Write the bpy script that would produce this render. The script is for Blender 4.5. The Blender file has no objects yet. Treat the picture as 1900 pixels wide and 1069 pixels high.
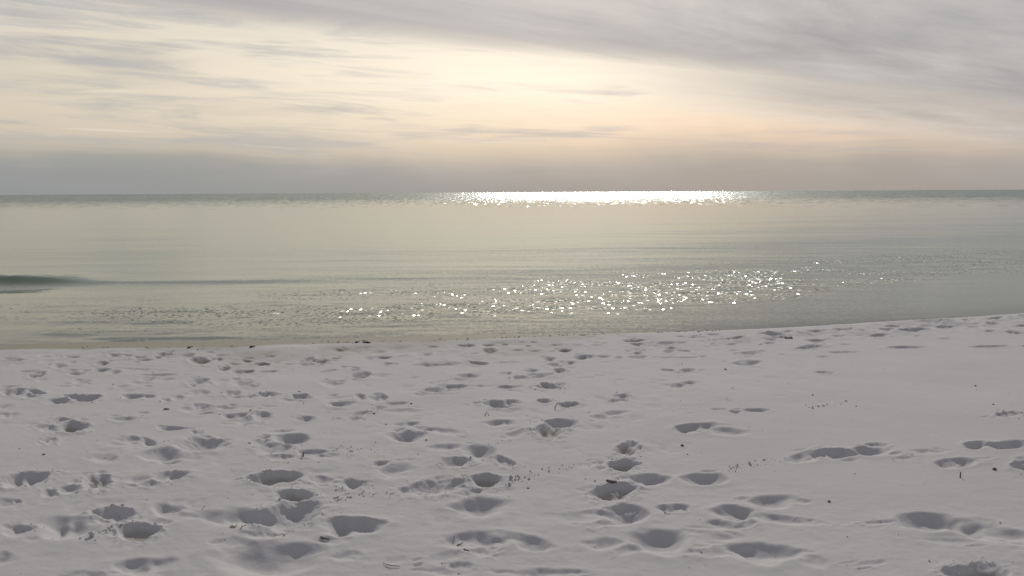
import bpy, bmesh, math, random
import numpy as np
from mathutils import Vector, Matrix

random.seed(7)
RNG = np.random.default_rng(11)
SC = bpy.context.scene
COL = SC.collection

# ------------------------------------------------------------------ camera
CAM_H = 1.62
cam_data = bpy.data.cameras.new("camera")
cam_data.sensor_width = 36.0
cam_data.lens = 36.0 * 1645.0 / 1900.0
cam_data.clip_start = 0.05
cam_data.clip_end = 60000.0
cam = bpy.data.objects.new("camera", cam_data)
COL.objects.link(cam)
cam.matrix_world = (Matrix.Translation((0, 0, CAM_H))
                    @ Matrix.Rotation(math.pi / 2 - math.radians(6.17), 4, 'X')
                    @ Matrix.Rotation(-math.radians(0.29), 4, 'Z'))
SC.camera = cam

# ------------------------------------------------------------------ sun and sky
SUN_EL = math.radians(27.0)
SUN_AZ = math.radians(6.0)            # clockwise from +Y
SUN_DIR = Vector((math.sin(SUN_AZ) * math.cos(SUN_EL), math.cos(SUN_AZ) * math.cos(SUN_EL), math.sin(SUN_EL)))
sun_data = bpy.data.lights.new("sun", 'SUN')
sun_data.energy = 2.15
sun_data.angle = math.radians(1.6)
sun_data.color = (1.0, 0.935, 0.85)
sun = bpy.data.objects.new("sun", sun_data)
sun.rotation_mode = 'QUATERNION'
sun.rotation_quaternion = SUN_DIR.to_track_quat('Z', 'Y')
sun.location = SUN_DIR * 200
COL.objects.link(sun)

SC.view_settings.view_transform = 'Standard'
SC.view_settings.look = 'None'
SC.view_settings.exposure = 0.0
SC.view_settings.gamma = 1.0
SC.view_settings.use_curve_mapping = False
SC.cycles.use_denoising = True
SC.cycles.max_bounces = 6
SC.cycles.transparent_max_bounces = 8
SC.cycles.sample_clamp_indirect = 4.0
SC.cycles.caustics_reflective = False
SC.cycles.caustics_refractive = False


class V:
    """a node socket that can be used in arithmetic"""
    tree = None

    def __init__(self, s):
        self.s = s

    @staticmethod
    def op(kind, *args, clamp=False):
        n = V.tree.nodes.new('ShaderNodeMath')
        n.operation = kind
        n.use_clamp = clamp
        for i, a in enumerate(args):
            if isinstance(a, V):
                V.tree.links.new(a.s, n.inputs[i])
            else:
                n.inputs[i].default_value = a
        return V(n.outputs[0])

    def __add__(self, o): return V.op('ADD', self, o)
    __radd__ = __add__
    def __sub__(self, o): return V.op('SUBTRACT', self, o)
    def __rsub__(self, o): return V.op('SUBTRACT', o, self)
    def __mul__(self, o): return V.op('MULTIPLY', self, o)
    __rmul__ = __mul__
    def __truediv__(self, o): return V.op('DIVIDE', self, o)
    def __rtruediv__(self, o): return V.op('DIVIDE', o, self)
    def __neg__(self): return V.op('MULTIPLY', self, -1.0)


def vmax(a, b): return V.op('MAXIMUM', a, b)
def vmin(a, b): return V.op('MINIMUM', a, b)
def vexp(a): return V.op('EXPONENT', a)
def sat(a): return V.op('ADD', a, 0.0, clamp=True)


def sstep(lo, hi, x):
    n = V.tree.nodes.new('ShaderNodeMapRange')
    n.interpolation_type = 'SMOOTHSTEP'
    V.tree.links.new(x.s, n.inputs['Value'])
    for nm, v in (('From Min', lo), ('From Max', hi)):
        if isinstance(v, V):
            V.tree.links.new(v.s, n.inputs[nm])
        else:
            n.inputs[nm].default_value = v
    n.inputs['To Min'].default_value = 0.0
    n.inputs['To Max'].default_value = 1.0
    return V(n.outputs['Result'])


def comb(x, y, z):
    n = V.tree.nodes.new('ShaderNodeCombineXYZ')
    for i, a in enumerate((x, y, z)):
        if isinstance(a, V):
            V.tree.links.new(a.s, n.inputs[i])
        else:
            n.inputs[i].default_value = a
    return n.outputs[0]


def sep(s):
    n = V.tree.nodes.new('ShaderNodeSeparateXYZ')
    V.tree.links.new(s, n.inputs[0])
    return V(n.outputs[0]), V(n.outputs[1]), V(n.outputs[2])


def noise(vec, scale=1.0, detail=4.0, rough=0.5, dist=0.0):
    """noise centred on zero, about -0.5 .. 0.5"""
    n = V.tree.nodes.new('ShaderNodeTexNoise')
    V.tree.links.new(vec, n.inputs['Vector'])
    n.inputs['Scale'].default_value = scale
    n.inputs['Detail'].default_value = detail
    n.inputs['Roughness'].default_value = rough
    n.inputs['Distortion'].default_value = dist
    return V(n.outputs['Fac']) - 0.5


def mixc(f, a, b):
    n = V.tree.nodes.new('ShaderNodeMix')
    n.data_type = 'RGBA'
    n.clamp_factor = True
    for key, v in ((0, f), (6, a), (7, b)):
        if isinstance(v, V):
            V.tree.links.new(v.s, n.inputs[key])
        elif hasattr(v, 'is_linked'):
            V.tree.links.new(v, n.inputs[key])
        elif key == 0:
            n.inputs[key].default_value = v
        else:
            n.inputs[key].default_value = (*v, 1.0)
    return n.outputs[2]


def addc(a, b, f):
    """a + f*b"""
    n = V.tree.nodes.new('ShaderNodeMix')
    n.data_type = 'RGBA'
    n.blend_type = 'ADD'
    n.clamp_factor = False
    V.tree.links.new(f.s, n.inputs[0])
    V.tree.links.new(a, n.inputs[6])
    if hasattr(b, 'is_linked'):
        V.tree.links.new(b, n.inputs[7])
    else:
        n.inputs[7].default_value = (*b, 1.0)
    return n.outputs[2]


def srgb(r, g, b):
    f = lambda c: c / 12.92 if c <= 0.04045 else ((c + 0.055) / 1.055) ** 2.4
    return (f(r / 255), f(g / 255), f(b / 255))


def ramp(x, stops):
    n = V.tree.nodes.new('ShaderNodeValToRGB')
    V.tree.links.new(x.s, n.inputs[0])
    el = n.color_ramp.elements
    while len(el) > 1:
        el.remove(el[-1])
    el[0].position = stops[0][0]
    el[0].color = (*stops[0][1], 1)
    for p, c in stops[1:]:
        e = el.new(p)
        e.color = (*c, 1)
    return n.outputs[0]


def build_world():
    w = bpy.data.worlds.new("World")
    SC.world = w
    w.use_nodes = True
    t = w.node_tree
    V.tree = t
    t.nodes.clear()
    out = t.nodes.new('ShaderNodeOutputWorld')
    sky = t.nodes.new('ShaderNodeTexSky')
    sky.sky_type = 'NISHITA'
    sky.sun_disc = False
    sky.sun_elevation = SUN_EL
    sky.sun_rotation = SUN_AZ
    sky.dust_density = 2.0
    bg_sky = t.nodes.new('ShaderNodeBackground')
    bg_sky.inputs['Strength'].default_value = 0.08
    t.links.new(sky.outputs[0], bg_sky.inputs['Color'])

    tc = t.nodes.new('ShaderNodeTexCoord')
    dx, dy, dz = sep(tc.outputs['Generated'])
    hr = V.op('SQRT', vmax(dx * dx + dy * dy, 1e-6))
    te = dz / hr                                     # tangent of elevation
    ca, sa = dy / hr, dx / hr
    el = V.op('ARCSINE', vmax(vmin(dz, 1.0), -1.0)) * (180 / math.pi)
    cosg = dx * SUN_DIR.x + dy * SUN_DIR.y + dz * SUN_DIR.z
    gam = V.op('ARCCOSINE', vmax(vmin(cosg, 1.0), -1.0)) * (180 / math.pi)
    # a cloud layer overhead is a plane: project the direction onto it
    zc = vmax(dz, 0.0) + 0.035
    px, py = dx / zc, dy / zc
    # axes along / across the edge of the cloud deck
    ang = math.atan2(0.127, 0.16)
    al = px * math.cos(ang) + py * math.sin(ang)
    ac = py * math.cos(ang) - px * math.sin(ang)
    streak = noise(comb(al * 0.16, ac * 0.62, 0.0), 1.0, 7.0, 0.60, 0.8)
    fine = noise(comb(al * 0.60, ac * 1.9, 3.0), 1.0, 6.0, 0.62, 0.5)
    broad = noise(comb(al * 0.06, ac * 0.20, 9.0), 1.0, 3.0, 0.5, 0.3)
    # lower, seen edge-on: long flat banks and filaments
    wisp = noise(comb(sa * 2.7, te * 26.0 + sa * 0.6, 5.3), 1.0, 6.0, 0.60, 1.0)
    wisp2 = noise(comb(sa * 6.0, te * 85.0 + sa * 3.0, 8.0), 1.0, 5.0, 0.58, 0.8)
    wisp4 = noise(comb(sa * 3.0, te * 6.0 + 1.7, 12.4), 1.0, 4.0, 0.55, 0.5)
    wisp3 = noise(comb(sa * 2.2, te * 16.0, 2.6), 1.0, 4.0, 0.55, 0.6)

    # --- thin luminous layer; the sun, higher up behind the deck, shines through it most just below the deck's edge
    ga = (sa - 0.085) / 0.29
    ge = (el - 7.4) / 3.0
    core = vexp(-(ga * ga + ge * ge))
    ga2 = (sa + 0.07) / 0.42
    ge2 = (el - 6.4) / 4.6
    wide = vexp(-(ga2 * ga2 + ge2 * ge2))
    veil = ramp(sat(el / 30.0), [
        (0.0, srgb(164, 163, 165)), (0.045, srgb(178, 173, 171)), (0.08, srgb(198, 186, 170)),
        (0.15, srgb(208, 196, 178)), (0.24, srgb(217, 206, 188)), (0.36, srgb(219, 211, 197)),
        (0.6, srgb(170, 169, 172)), (1.0, srgb(140, 141, 148))])
    low = sstep(0.8, 4.0, el + wisp * 2.4)
    veil = addc(veil, (0.175, 0.152, 0.112), wide * low * (1.0 + wisp2 * 0.7 + wisp * 0.8))
    wr = (el - 3.9 + sa * 1.4) / 1.5
    wa = (sa - 0.22) / 0.30
    veil = addc(veil, (0.15, 0.035, -0.055), vexp(-(wr * wr + wa * wa)) * (1.0 + wisp2))
    veil = addc(veil, (0.20, 0.180, 0.160), core * (1.0 + wisp * 0.9))
    # blue-grey streaks and patches where it thickens
    s0 = sstep(-0.02, 0.20, wisp3 + wisp * 0.45 - core * 0.10 - wa * wa * 0.0)
    veil = mixc(s0 * 0.45, veil, srgb(182, 176, 168))
    s1 = sstep(-0.04, 0.22, wisp + wisp2 * 0.6 - core * 0.08)
    veil = mixc(s1 * 0.58, veil, srgb(164, 167, 173))
    s2 = sstep(0.08, 0.24, wisp2 - wisp * 0.5 + broad * 0.3)
    veil = mixc(s2 * 0.40 * low, veil, srgb(250, 240, 218))

    # --- the grey deck: everything nearer than a straight edge in the cloud plane
    edge = te - (ca * 0.155 - sa * 0.127)
    d1 = sstep(-0.012, 0.020, edge + streak * 0.050 + fine * 0.020)
    side = sstep(-0.02, 0.40, sa)
    d2 = sstep(-0.045, -0.012, edge + streak * 0.035 + wisp2 * 0.02) * side * 0.72
    deck_f = vmax(d1 * 0.95, d2)
    dk = sat(0.42 + streak * 2.9 + fine * 1.5 + broad * 0.9 + vexp(-(ga * ga)) * 0.10)
    deck = mixc(dk, srgb(147, 147, 154), srgb(204, 199, 196))
    deck = mixc(sstep(13.0, 40.0, el) * 0.9, deck, srgb(122, 124, 131))
    deck = addc(deck, (0.20, 0.18, 0.14), vexp(-gam / 7.0))
    brow = sstep(-0.012, 0.010, edge + streak * 0.03) * vexp(-vmax(edge, 0.0) / 0.022)
    deck = mixc(brow * 0.70, deck, srgb(158, 154, 157))
    cloud = mixc(deck_f, veil, deck)

    # --- low bank along the horizon, broken along its top
    bank = 1.0 - sstep(-0.6, 3.9, el + wisp4 * 7.0 + wisp * 3.0 + wisp2 * 1.2)
    cloud = mixc(bank * 1.0, cloud, mixc(sstep(-0.3, 0.3, sa), srgb(147, 151, 153), srgb(158, 153, 151)))

    bg_cl = t.nodes.new('ShaderNodeBackground')
    bg_cl.inputs['Strength'].default_value = 1.0
    t.links.new(cloud, bg_cl.inputs['Color'])
    mx = t.nodes.new('ShaderNodeMixShader')
    mx.inputs[0].default_value = 0.94
    t.links.new(bg_sky.outputs[0], mx.inputs[1])
    t.links.new(bg_cl.outputs[0], mx.inputs[2])
    t.links.new(mx.outputs[0], out.inputs['Surface'])
    w.cycles.sampling_method = 'MANUAL'
    w.cycles.sample_map_resolution = 1024


build_world()


# ------------------------------------------------------------------ numpy noise
def _hash(ix, iy, seed):
    h = (ix.astype(np.int64) * 374761393 + iy.astype(np.int64) * 668265263 + seed * 974711) & 0xFFFFFFFF
    h = ((h ^ (h >> 13)) * 1274126177) & 0xFFFFFFFF
    return ((h ^ (h >> 16)) & 0xFFFF) / 65535.0


def vnoise(x, y, seed=0):
    """smooth value noise, -1 .. 1"""
    fx, fy = np.floor(x), np.floor(y)
    tx, ty = x - fx, y - fy
    tx = tx * tx * tx * (tx * (tx * 6 - 15) + 10)
    ty = ty * ty * ty * (ty * (ty * 6 - 15) + 10)
    a, b = _hash(fx, fy, seed), _hash(fx + 1, fy, seed)
    c, d = _hash(fx, fy + 1, seed), _hash(fx + 1, fy + 1, seed)
    return 2 * ((a * (1 - tx) + b * tx) * (1 - ty) + (c * (1 - tx) + d * tx) * ty) - 1


def fbm(x, y, seed=0, octaves=3, gain=0.5):
    s, amp, tot = 0.0, 1.0, 0.0
    for o in range(octaves):
        s = s + amp * vnoise(x, y, seed + o * 17)
        tot += amp
        amp *= gain
        x, y = x * 2.03 + 3.1, y * 2.03 - 1.7
    return s / tot


def smooth(a, b, x):
    t = np.clip((x - a) / (b - a), 0, 1)
    return t * t * (3 - 2 * t)


# ------------------------------------------------------------------ the lie of the land
WATER_Z = -0.25


def crest(x):
    xc = np.clip(x, -7.0, 8.0)
    c = 0.01212311 * xc * xc + 0.18486524 * xc + 10.20610688
    return c + np.where(x < -7, (x + 7) * 0.015, 0) + np.where(x > 8, (x - 8) * 0.37, 0)


def base_height(x, y):
    s = y - crest(x)                       # metres seaward of the crest
    t = np.clip((s + 5) / 5, 0, 1)
    z = -0.10 * t * t * (3 - 2 * t)
    slope = 0.108 + 0.065 * smooth(-1, 4, x)
    sp = np.maximum(s, 0)
    rnd = np.minimum(sp, 0.25) ** 2 / 0.5 + np.maximum(sp - 0.25, 0)
    face = np.minimum(rnd, 2.2) * slope + np.clip(rnd - 2.2, 0, 12) * 0.07 + np.clip(rnd - 14.2, 0, 60) * 0.03
    z = z - face
    back = np.clip(-s - 14, 0, 60)
    return z + 0.02 * back


PRINTS = """
-2.794 4.950 0.116 0.041 -0.074 0.137 c1
-2.535 4.704 0.060 -0.023 -0.035 0.067 c0.7
-2.451 4.759 0.059 0.010 -0.040 0.080 c0.7
-2.374 4.888 0.069 0.023 -0.062 0.133 c1.3
-2.484 5.039 0.058 0.008 -0.018 0.039 f0.6
-2.140 4.918 0.072 0.023 -0.031 0.073 s0.6
-1.978 4.971 0.083 0.030 -0.038 0.100 c0.9
-2.566 5.823 0.056 -0.002 -0.023 0.054 s0.9
-2.413 5.723 0.068 -0.062 -0.035 0.087 s0.7
-2.489 5.712 0.129 -0.012 -0.066 0.155 s0.4
-2.210 5.430 0.131 0.005 -0.054 0.138 s0.8
-2.065 5.676 0.155 0.029 -0.060 0.170 c0.7
-2.073 5.848 0.045 -0.005 -0.014 0.040 s0.8
-2.556 5.369 0.092 -0.002 -0.048 0.105 s0.5
-2.500 5.366 0.030 0.014 -0.020 0.045 s0.7
-3.096 5.786 0.051 -0.001 -0.046 0.089 c0.8
-2.018 4.368 0.120 -0.021 -0.043 0.097 c1
-1.800 4.424 0.067 -0.001 -0.042 0.109 s1
-1.717 4.334 0.048 0.009 -0.029 0.076 s0.4
-2.421 4.158 0.059 0.012 -0.044 0.079 s1
-2.342 4.173 0.026 0.004 -0.024 0.044 c0.5
-2.187 4.189 0.129 -0.002 -0.076 0.152 s0.9
-1.807 4.129 0.082 0.008 -0.047 0.113 c1.1
-1.913 4.103 0.037 -0.009 -0.023 0.051 c0.5
-1.412 4.317 0.181 0.012 -0.042 0.135 s1
-1.150 4.363 0.151 0.085 -0.038 0.153 c1
-1.292 3.955 0.087 0.002 -0.033 0.107 s0.5
-1.613 3.734 0.125 0.013 -0.032 0.079 s0.9
-2.303 3.822 0.056 0.007 -0.041 0.071 s0.8
-2.690 4.556 0.062 -0.001 -0.042 0.073 s0.6
-1.829 3.638 0.088 -0.001 -0.016 0.034 s0.7
-1.081 3.829 0.225 0.006 -0.048 0.178 s0.75
-1.137 4.140 0.111 0.040 -0.027 0.104 s0.6
-0.798 4.186 0.147 -0.002 -0.022 0.120 m1.3
-1.346 4.944 0.139 0.022 -0.032 0.123 c1.1
-1.288 4.810 0.070 0.011 -0.018 0.070 s0.5
-1.169 4.631 0.089 0.009 -0.029 0.119 c1.3
-1.092 4.889 0.079 -0.025 -0.015 0.072 s0.7
-0.911 4.828 0.086 0.010 -0.016 0.088 c0.9
-0.429 4.753 0.163 0.054 -0.011 0.125 c1
-0.163 4.864 0.104 0.010 -0.003 0.107 c1.2
-0.158 4.452 0.137 0.018 -0.005 0.150 s0.9
-0.167 4.011 0.135 0.011 -0.004 0.103 s1.1
-0.139 3.878 0.077 0.014 -0.002 0.062 s0.8
-0.318 3.797 0.067 0.036 -0.005 0.067 s0.5
-0.237 3.702 0.065 -0.001 -0.003 0.049 s0.8
-0.257 3.647 0.105 -0.001 -0.003 0.048 s0.6
-0.677 5.059 0.101 0.024 -0.018 0.141 s0.6
-0.643 5.248 0.064 0.020 -0.004 0.035 s0.7
-0.421 5.532 0.110 0.013 -0.005 0.071 s0.8
-0.201 5.409 0.085 -0.002 -0.006 0.163 s1.1
-0.059 5.218 0.071 -0.069 -0.001 0.096 c0.8
-0.344 5.203 0.084 0.005 -0.006 0.095 c0.8
-1.253 5.443 0.079 0.013 -0.015 0.069 m1
-1.161 5.352 0.107 0.012 -0.015 0.073 c0.5
-1.468 5.785 0.119 0.005 -0.032 0.132 m1.1
-1.663 5.679 0.054 0.015 -0.034 0.118 s0.8
-1.534 5.529 0.127 -0.003 -0.034 0.127 c0.6
-0.701 5.818 0.127 0.005 -0.018 0.160 s1
-0.247 4.609 0.051 0.005 -0.002 0.032 c0.6
0.258 5.904 0.096 0.009 0.008 0.181 c1.3
0.733 5.494 0.071 -0.001 0.018 0.137 c1.2
0.654 5.140 0.087 -0.001 0.016 0.132 c1.4
0.426 5.155 0.058 0.012 0.007 0.080 s0.4
0.778 4.879 0.105 0.004 0.016 0.102 m1
1.094 4.892 0.126 0.010 0.025 0.114 m1
0.545 4.666 0.115 0.004 0.016 0.137 c1.4
0.349 4.287 0.111 0.026 0.007 0.093 s0.4
0.538 4.307 0.134 0.008 0.018 0.150 m1
0.822 4.409 0.097 0.004 0.012 0.064 m1
1.119 4.325 0.097 -0.031 0.026 0.105 s1.1
1.328 4.239 0.131 -0.053 0.020 0.065 s0.7
1.028 4.151 0.100 -0.010 0.017 0.070 s0.8
0.421 3.937 0.082 0.003 0.007 0.071 s0.7
0.685 3.973 0.134 0.006 0.023 0.137 s1
0.938 4.000 0.125 -0.010 0.020 0.090 s0.5
0.073 3.954 0.103 -0.049 0.002 0.088 s0.9
1.100 3.824 0.173 -0.008 0.031 0.113 s1
0.166 3.619 0.137 -0.007 0.002 0.053 s0.9
1.376 4.505 0.118 0.002 0.029 0.097 s0.8
0.301 4.195 0.040 -0.001 0.001 0.014 f0.8
1.806 5.304 0.117 0.062 0.033 0.098 s0.9
2.021 5.365 0.130 -0.002 0.037 0.101 m1.1
2.239 5.412 0.147 0.005 0.041 0.102 m0.9
2.599 5.397 0.094 -0.016 0.024 0.051 s0.7
2.960 5.519 0.081 0.006 0.048 0.091 m1
3.176 5.516 0.150 0.020 0.059 0.106 m1.1
2.646 5.159 0.132 0.011 0.046 0.093 m1
3.043 5.112 0.076 0.012 0.053 0.092 c1
2.038 4.228 0.156 -0.011 0.053 0.113 s1.2
2.275 4.092 0.132 -0.070 0.059 0.111 s0.9
2.053 3.967 0.137 -0.010 0.016 0.032 s0.4
1.976 3.616 0.139 0.004 0.056 0.107 c1.1
1.565 3.708 0.094 0.027 0.014 0.035 f0.6
1.311 3.719 0.067 -0.022 0.019 0.057 s0.5
2.396 5.258 0.068 0.013 0.018 0.041 c0.5
-4.514 8.284 0.070 0.033 -0.087 0.163 c1
-4.682 8.450 0.087 0.015 -0.036 0.067 s0.6
-4.554 8.784 0.063 0.017 -0.070 0.137 s0.8
-4.524 8.937 0.054 0.018 -0.049 0.100 s0.6
-4.203 8.934 0.065 0.025 -0.052 0.112 m1
-4.192 8.360 0.057 0.016 -0.054 0.110 s0.8
-4.145 8.493 0.057 0.005 -0.029 0.060 s0.6
-4.013 8.536 0.073 0.016 -0.045 0.099 m0.9
-3.840 8.419 0.059 0.016 -0.053 0.119 m0.9
-3.703 8.591 0.182 -0.018 -0.023 0.054 s0.6
-3.359 8.265 0.198 0.020 -0.026 0.066 m0.8
-3.385 8.063 0.056 0.032 -0.049 0.119 s0.8
-3.362 7.827 0.106 -0.005 -0.056 0.134 s0.4
-3.173 8.036 0.051 0.015 -0.027 0.070 s0.5
-3.914 7.932 0.074 0.014 -0.049 0.102 s0.6
-4.274 7.458 0.102 0.026 -0.086 0.153 c0.9
-4.097 7.464 0.114 -0.049 -0.058 0.107 c0.8
-4.033 7.271 0.081 -0.003 -0.044 0.082 s0.6
-3.684 7.045 0.108 0.015 -0.056 0.110 m1
-3.529 7.169 0.114 -0.005 -0.075 0.156 c1
-3.148 7.237 0.086 0.025 -0.052 0.122 m0.9
-3.003 7.202 0.041 0.010 -0.041 0.100 s0.9
-2.800 7.042 0.034 0.012 -0.037 0.096 c0.8
-2.756 7.144 0.038 0.018 -0.037 0.099 m1
-2.660 7.332 0.077 0.026 -0.047 0.134 s0.7
-2.839 7.887 0.070 0.047 -0.054 0.153 s1
-2.644 7.896 0.075 -0.003 -0.056 0.170 s0.5
-2.527 7.974 0.039 0.015 -0.038 0.121 m0.9
-2.419 7.803 0.074 0.079 -0.051 0.167 s0.7
-2.290 7.633 0.062 0.013 -0.024 0.080 s0.8
-2.598 8.396 0.103 0.006 -0.030 0.098 m0.9
-2.836 8.584 0.062 0.035 -0.050 0.154 c0.8
-3.235 9.053 0.121 0.016 -0.086 0.245 c0.8
-2.344 7.303 0.062 0.012 -0.035 0.112 c0.9
-2.225 7.126 0.143 0.008 -0.017 0.056 c0.4
-2.439 6.708 0.114 0.020 -0.044 0.124 s0.6
-2.472 6.839 0.071 0.005 -0.025 0.072 m0.9
-2.346 6.559 0.080 0.020 -0.021 0.059 m0.8
-2.222 6.751 0.079 0.002 -0.023 0.070 s0.7
-2.064 6.465 0.090 0.003 -0.027 0.087 m1
-1.965 6.323 0.052 0.041 -0.029 0.098 s0.6
-1.940 6.510 0.033 0.010 -0.027 0.093 c0.9
-1.964 6.206 0.151 -0.016 -0.019 0.062 s0.5
-2.806 6.602 0.053 0.010 -0.016 0.038 m0.9
-2.857 6.387 0.082 0.030 -0.039 0.089 c0.6
-3.783 6.527 0.056 0.028 -0.050 0.089 s0.8
-4.005 6.853 0.064 0.010 -0.059 0.104 s0.5
-3.132 6.182 0.086 0.022 -0.082 0.166 c1.4
-3.294 6.140 0.089 -0.023 -0.053 0.102 c0.5
-3.314 6.369 0.060 0.020 -0.034 0.066 c0.7
-2.402 6.090 0.092 -0.003 -0.027 0.070 m1
-2.181 5.974 0.052 -0.014 -0.020 0.056 m0.7
-5.259 9.179 0.095 -0.003 -0.046 0.081 c0.5
-3.937 9.266 0.069 -0.010 -0.028 0.066 c0.8
-4.019 9.106 0.054 0.006 -0.035 0.082 s0.5
-4.272 9.371 0.072 0.018 -0.041 0.092 c0.6
-4.670 9.289 0.091 0.005 -0.037 0.074 c0.6
-3.754 9.446 0.124 -0.016 -0.041 0.106 c0.6
-3.060 9.145 0.036 -0.001 -0.024 0.075 c0.7
-5.001 8.837 0.083 0.055 -0.026 0.047 f0.7
-1.600 5.993 0.082 0.023 -0.013 0.051 m0.7
-2.522 8.827 0.081 0.004 -0.029 0.104 c0.9
-2.364 8.405 0.122 0.032 -0.019 0.068 m0.7
-2.102 9.052 0.046 0.031 -0.034 0.149 c1.1
-1.961 8.973 0.085 -0.004 -0.035 0.165 c0.8
-2.026 8.793 0.210 0.010 -0.018 0.080 s0.6
-1.829 9.152 0.053 0.019 -0.025 0.127 s0.6
-1.915 9.671 0.087 0.019 -0.030 0.155 s0.5
-1.766 8.395 0.074 0.052 -0.017 0.083 s0.6
-1.640 8.598 0.054 -0.003 -0.010 0.055 m0.8
-1.538 8.479 0.053 -0.003 -0.022 0.123 m1
-1.409 8.142 0.084 0.031 -0.030 0.180 m1.3
-1.220 8.113 0.099 0.013 -0.021 0.144 s0.4
-1.607 7.742 0.104 -0.005 -0.033 0.165 s0.6
-1.542 7.858 0.045 0.008 -0.009 0.047 m0.9
-2.040 7.226 0.088 0.010 -0.028 0.101 c0.9
-1.810 7.008 0.090 -0.031 -0.020 0.081 s0.5
-1.755 7.172 0.102 -0.005 -0.031 0.128 c0.9
-1.500 7.243 0.057 0.026 -0.009 0.046 m1
-1.421 7.127 0.113 0.050 -0.016 0.084 s0.4
-1.254 7.163 0.063 -0.073 -0.024 0.142 s0.7
-1.101 7.129 0.072 -0.017 -0.025 0.168 m1.1
-1.338 6.895 0.096 0.035 -0.018 0.094 s0.9
-1.369 6.670 0.066 0.009 -0.010 0.049 s0.5
-1.143 6.566 0.061 0.032 -0.010 0.061 c0.9
-1.047 6.718 0.049 0.022 -0.013 0.089 s0.9
-0.936 6.876 0.112 0.008 -0.008 0.062 m0.9
-0.816 6.589 0.140 -0.006 -0.013 0.106 s0.5
-1.868 6.472 0.060 0.020 -0.045 0.160 c1
-1.521 6.379 0.073 0.008 -0.020 0.088 m0.9
-1.886 6.783 0.052 0.003 -0.012 0.046 s0.6
-1.367 9.161 0.106 0.004 -0.016 0.111 s0.9
-1.185 9.195 0.064 0.006 -0.008 0.060 s0.7
-0.786 8.681 0.237 0.035 -0.010 0.112 s0.9
-0.342 8.758 0.108 -0.059 -0.004 0.098 m1
-0.252 9.517 0.077 0.019 -0.004 0.158 m1.1
-0.129 9.497 0.052 0.007 -0.001 0.072 s0.4
-0.406 8.050 0.112 0.015 -0.006 0.128 s0.9
-0.464 7.845 0.092 -0.005 -0.005 0.081 c0.5
-0.771 7.208 0.055 0.009 -0.010 0.098 s0.9
-0.614 7.392 0.124 0.009 -0.010 0.127 c0.8
-0.485 7.506 0.129 0.009 -0.007 0.106 c0.8
-0.566 7.177 0.146 0.001 -0.002 0.028 s0.5
-0.287 6.813 0.048 0.003 -0.002 0.041 m0.8
-0.116 6.766 0.112 -0.042 -0.002 0.149 c1
-0.525 9.855 0.107 0.010 -0.006 0.111 c0.9
-0.891 9.836 0.061 -0.002 -0.006 0.064 s0.8
-0.088 9.936 0.054 0.007 -0.001 0.066 c0.8
-0.052 8.769 0.130 0.009 -0.000 0.049 s0.7
-1.160 6.375 0.055 -0.002 -0.012 0.066 c0.7
-1.286 6.380 0.030 -0.001 -0.008 0.040 c0.7
-0.759 6.183 0.092 0.016 -0.008 0.071 m0.9
-0.792 5.985 0.059 0.006 -0.006 0.046 s0.8
-0.491 5.946 0.157 -0.092 -0.007 0.087 s0.6
-0.092 6.152 0.125 0.006 -0.001 0.086 s1
0.354 6.125 0.114 -0.017 0.007 0.126 m1.1
0.019 5.823 0.110 0.114 0.000 0.094 c0.5
-0.054 8.144 0.051 0.004 -0.001 0.109 m1
0.307 7.495 0.099 -0.021 0.006 0.149 c1.2
0.254 6.860 0.070 -0.003 0.003 0.087 m1.3
0.447 6.738 0.072 0.009 0.006 0.098 c1.2
-0.051 7.466 0.082 -0.004 -0.000 0.080 m1
0.385 8.971 0.074 0.004 0.006 0.144 m1
0.534 8.731 0.089 0.007 0.006 0.098 m0.9
0.417 8.566 0.087 -0.005 0.008 0.159 c0.6
0.185 8.315 0.058 0.004 0.002 0.098 s0.9
0.447 8.247 0.071 0.003 0.007 0.134 m1.2
0.064 7.907 0.068 0.020 0.001 0.103 c0.8
0.234 8.020 0.114 0.036 0.004 0.120 s0.9
0.568 8.417 0.060 0.016 0.005 0.077 s0.5
0.568 9.532 0.082 0.010 0.008 0.128 m1
0.241 9.489 0.081 0.005 0.002 0.063 s0.8
0.730 9.045 0.116 0.036 0.011 0.138 s0.9
0.951 9.075 0.065 0.014 0.009 0.087 s0.8
1.092 9.009 0.059 0.027 0.011 0.095 s0.8
1.299 9.035 0.122 0.018 0.012 0.087 s0.8
1.338 9.283 0.055 0.006 0.013 0.090 m0.9
1.723 9.926 0.097 0.005 0.030 0.176 c0.8
1.906 9.935 0.084 -0.004 0.015 0.079 m0.7
1.744 9.594 0.096 -0.006 0.012 0.066 m0.8
1.691 9.400 0.070 0.005 0.021 0.120 m0.9
1.739 8.980 0.217 0.003 0.012 0.061 s0.7
1.423 10.157 0.147 0.004 0.016 0.118 m0.9
0.937 9.818 0.085 0.006 0.004 0.047 s0.7
0.505 9.894 0.061 -0.003 0.003 0.057 c0.9
1.643 8.225 0.088 0.005 0.019 0.097 m0.9
1.621 8.067 0.116 0.014 0.016 0.079 s0.5
1.405 7.446 0.071 0.008 0.021 0.116 s0.8
1.554 7.593 0.075 0.002 0.018 0.089 s0.9
0.876 7.046 0.069 0.002 0.012 0.097 c0.9
0.836 6.858 0.072 -0.003 0.011 0.092 c0.6
0.638 6.297 0.070 0.008 0.008 0.084 s0.6
0.781 6.420 0.104 0.029 0.009 0.079 s0.7
2.332 8.632 0.134 0.023 0.039 0.147 s0.8
2.499 9.234 0.137 0.027 0.032 0.118 s0.8
2.179 10.357 0.122 0.005 0.013 0.061 m0.9
2.546 10.247 0.191 0.063 0.025 0.103 c0.8
2.251 9.856 0.030 -0.002 0.018 0.079 c0.8
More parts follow.
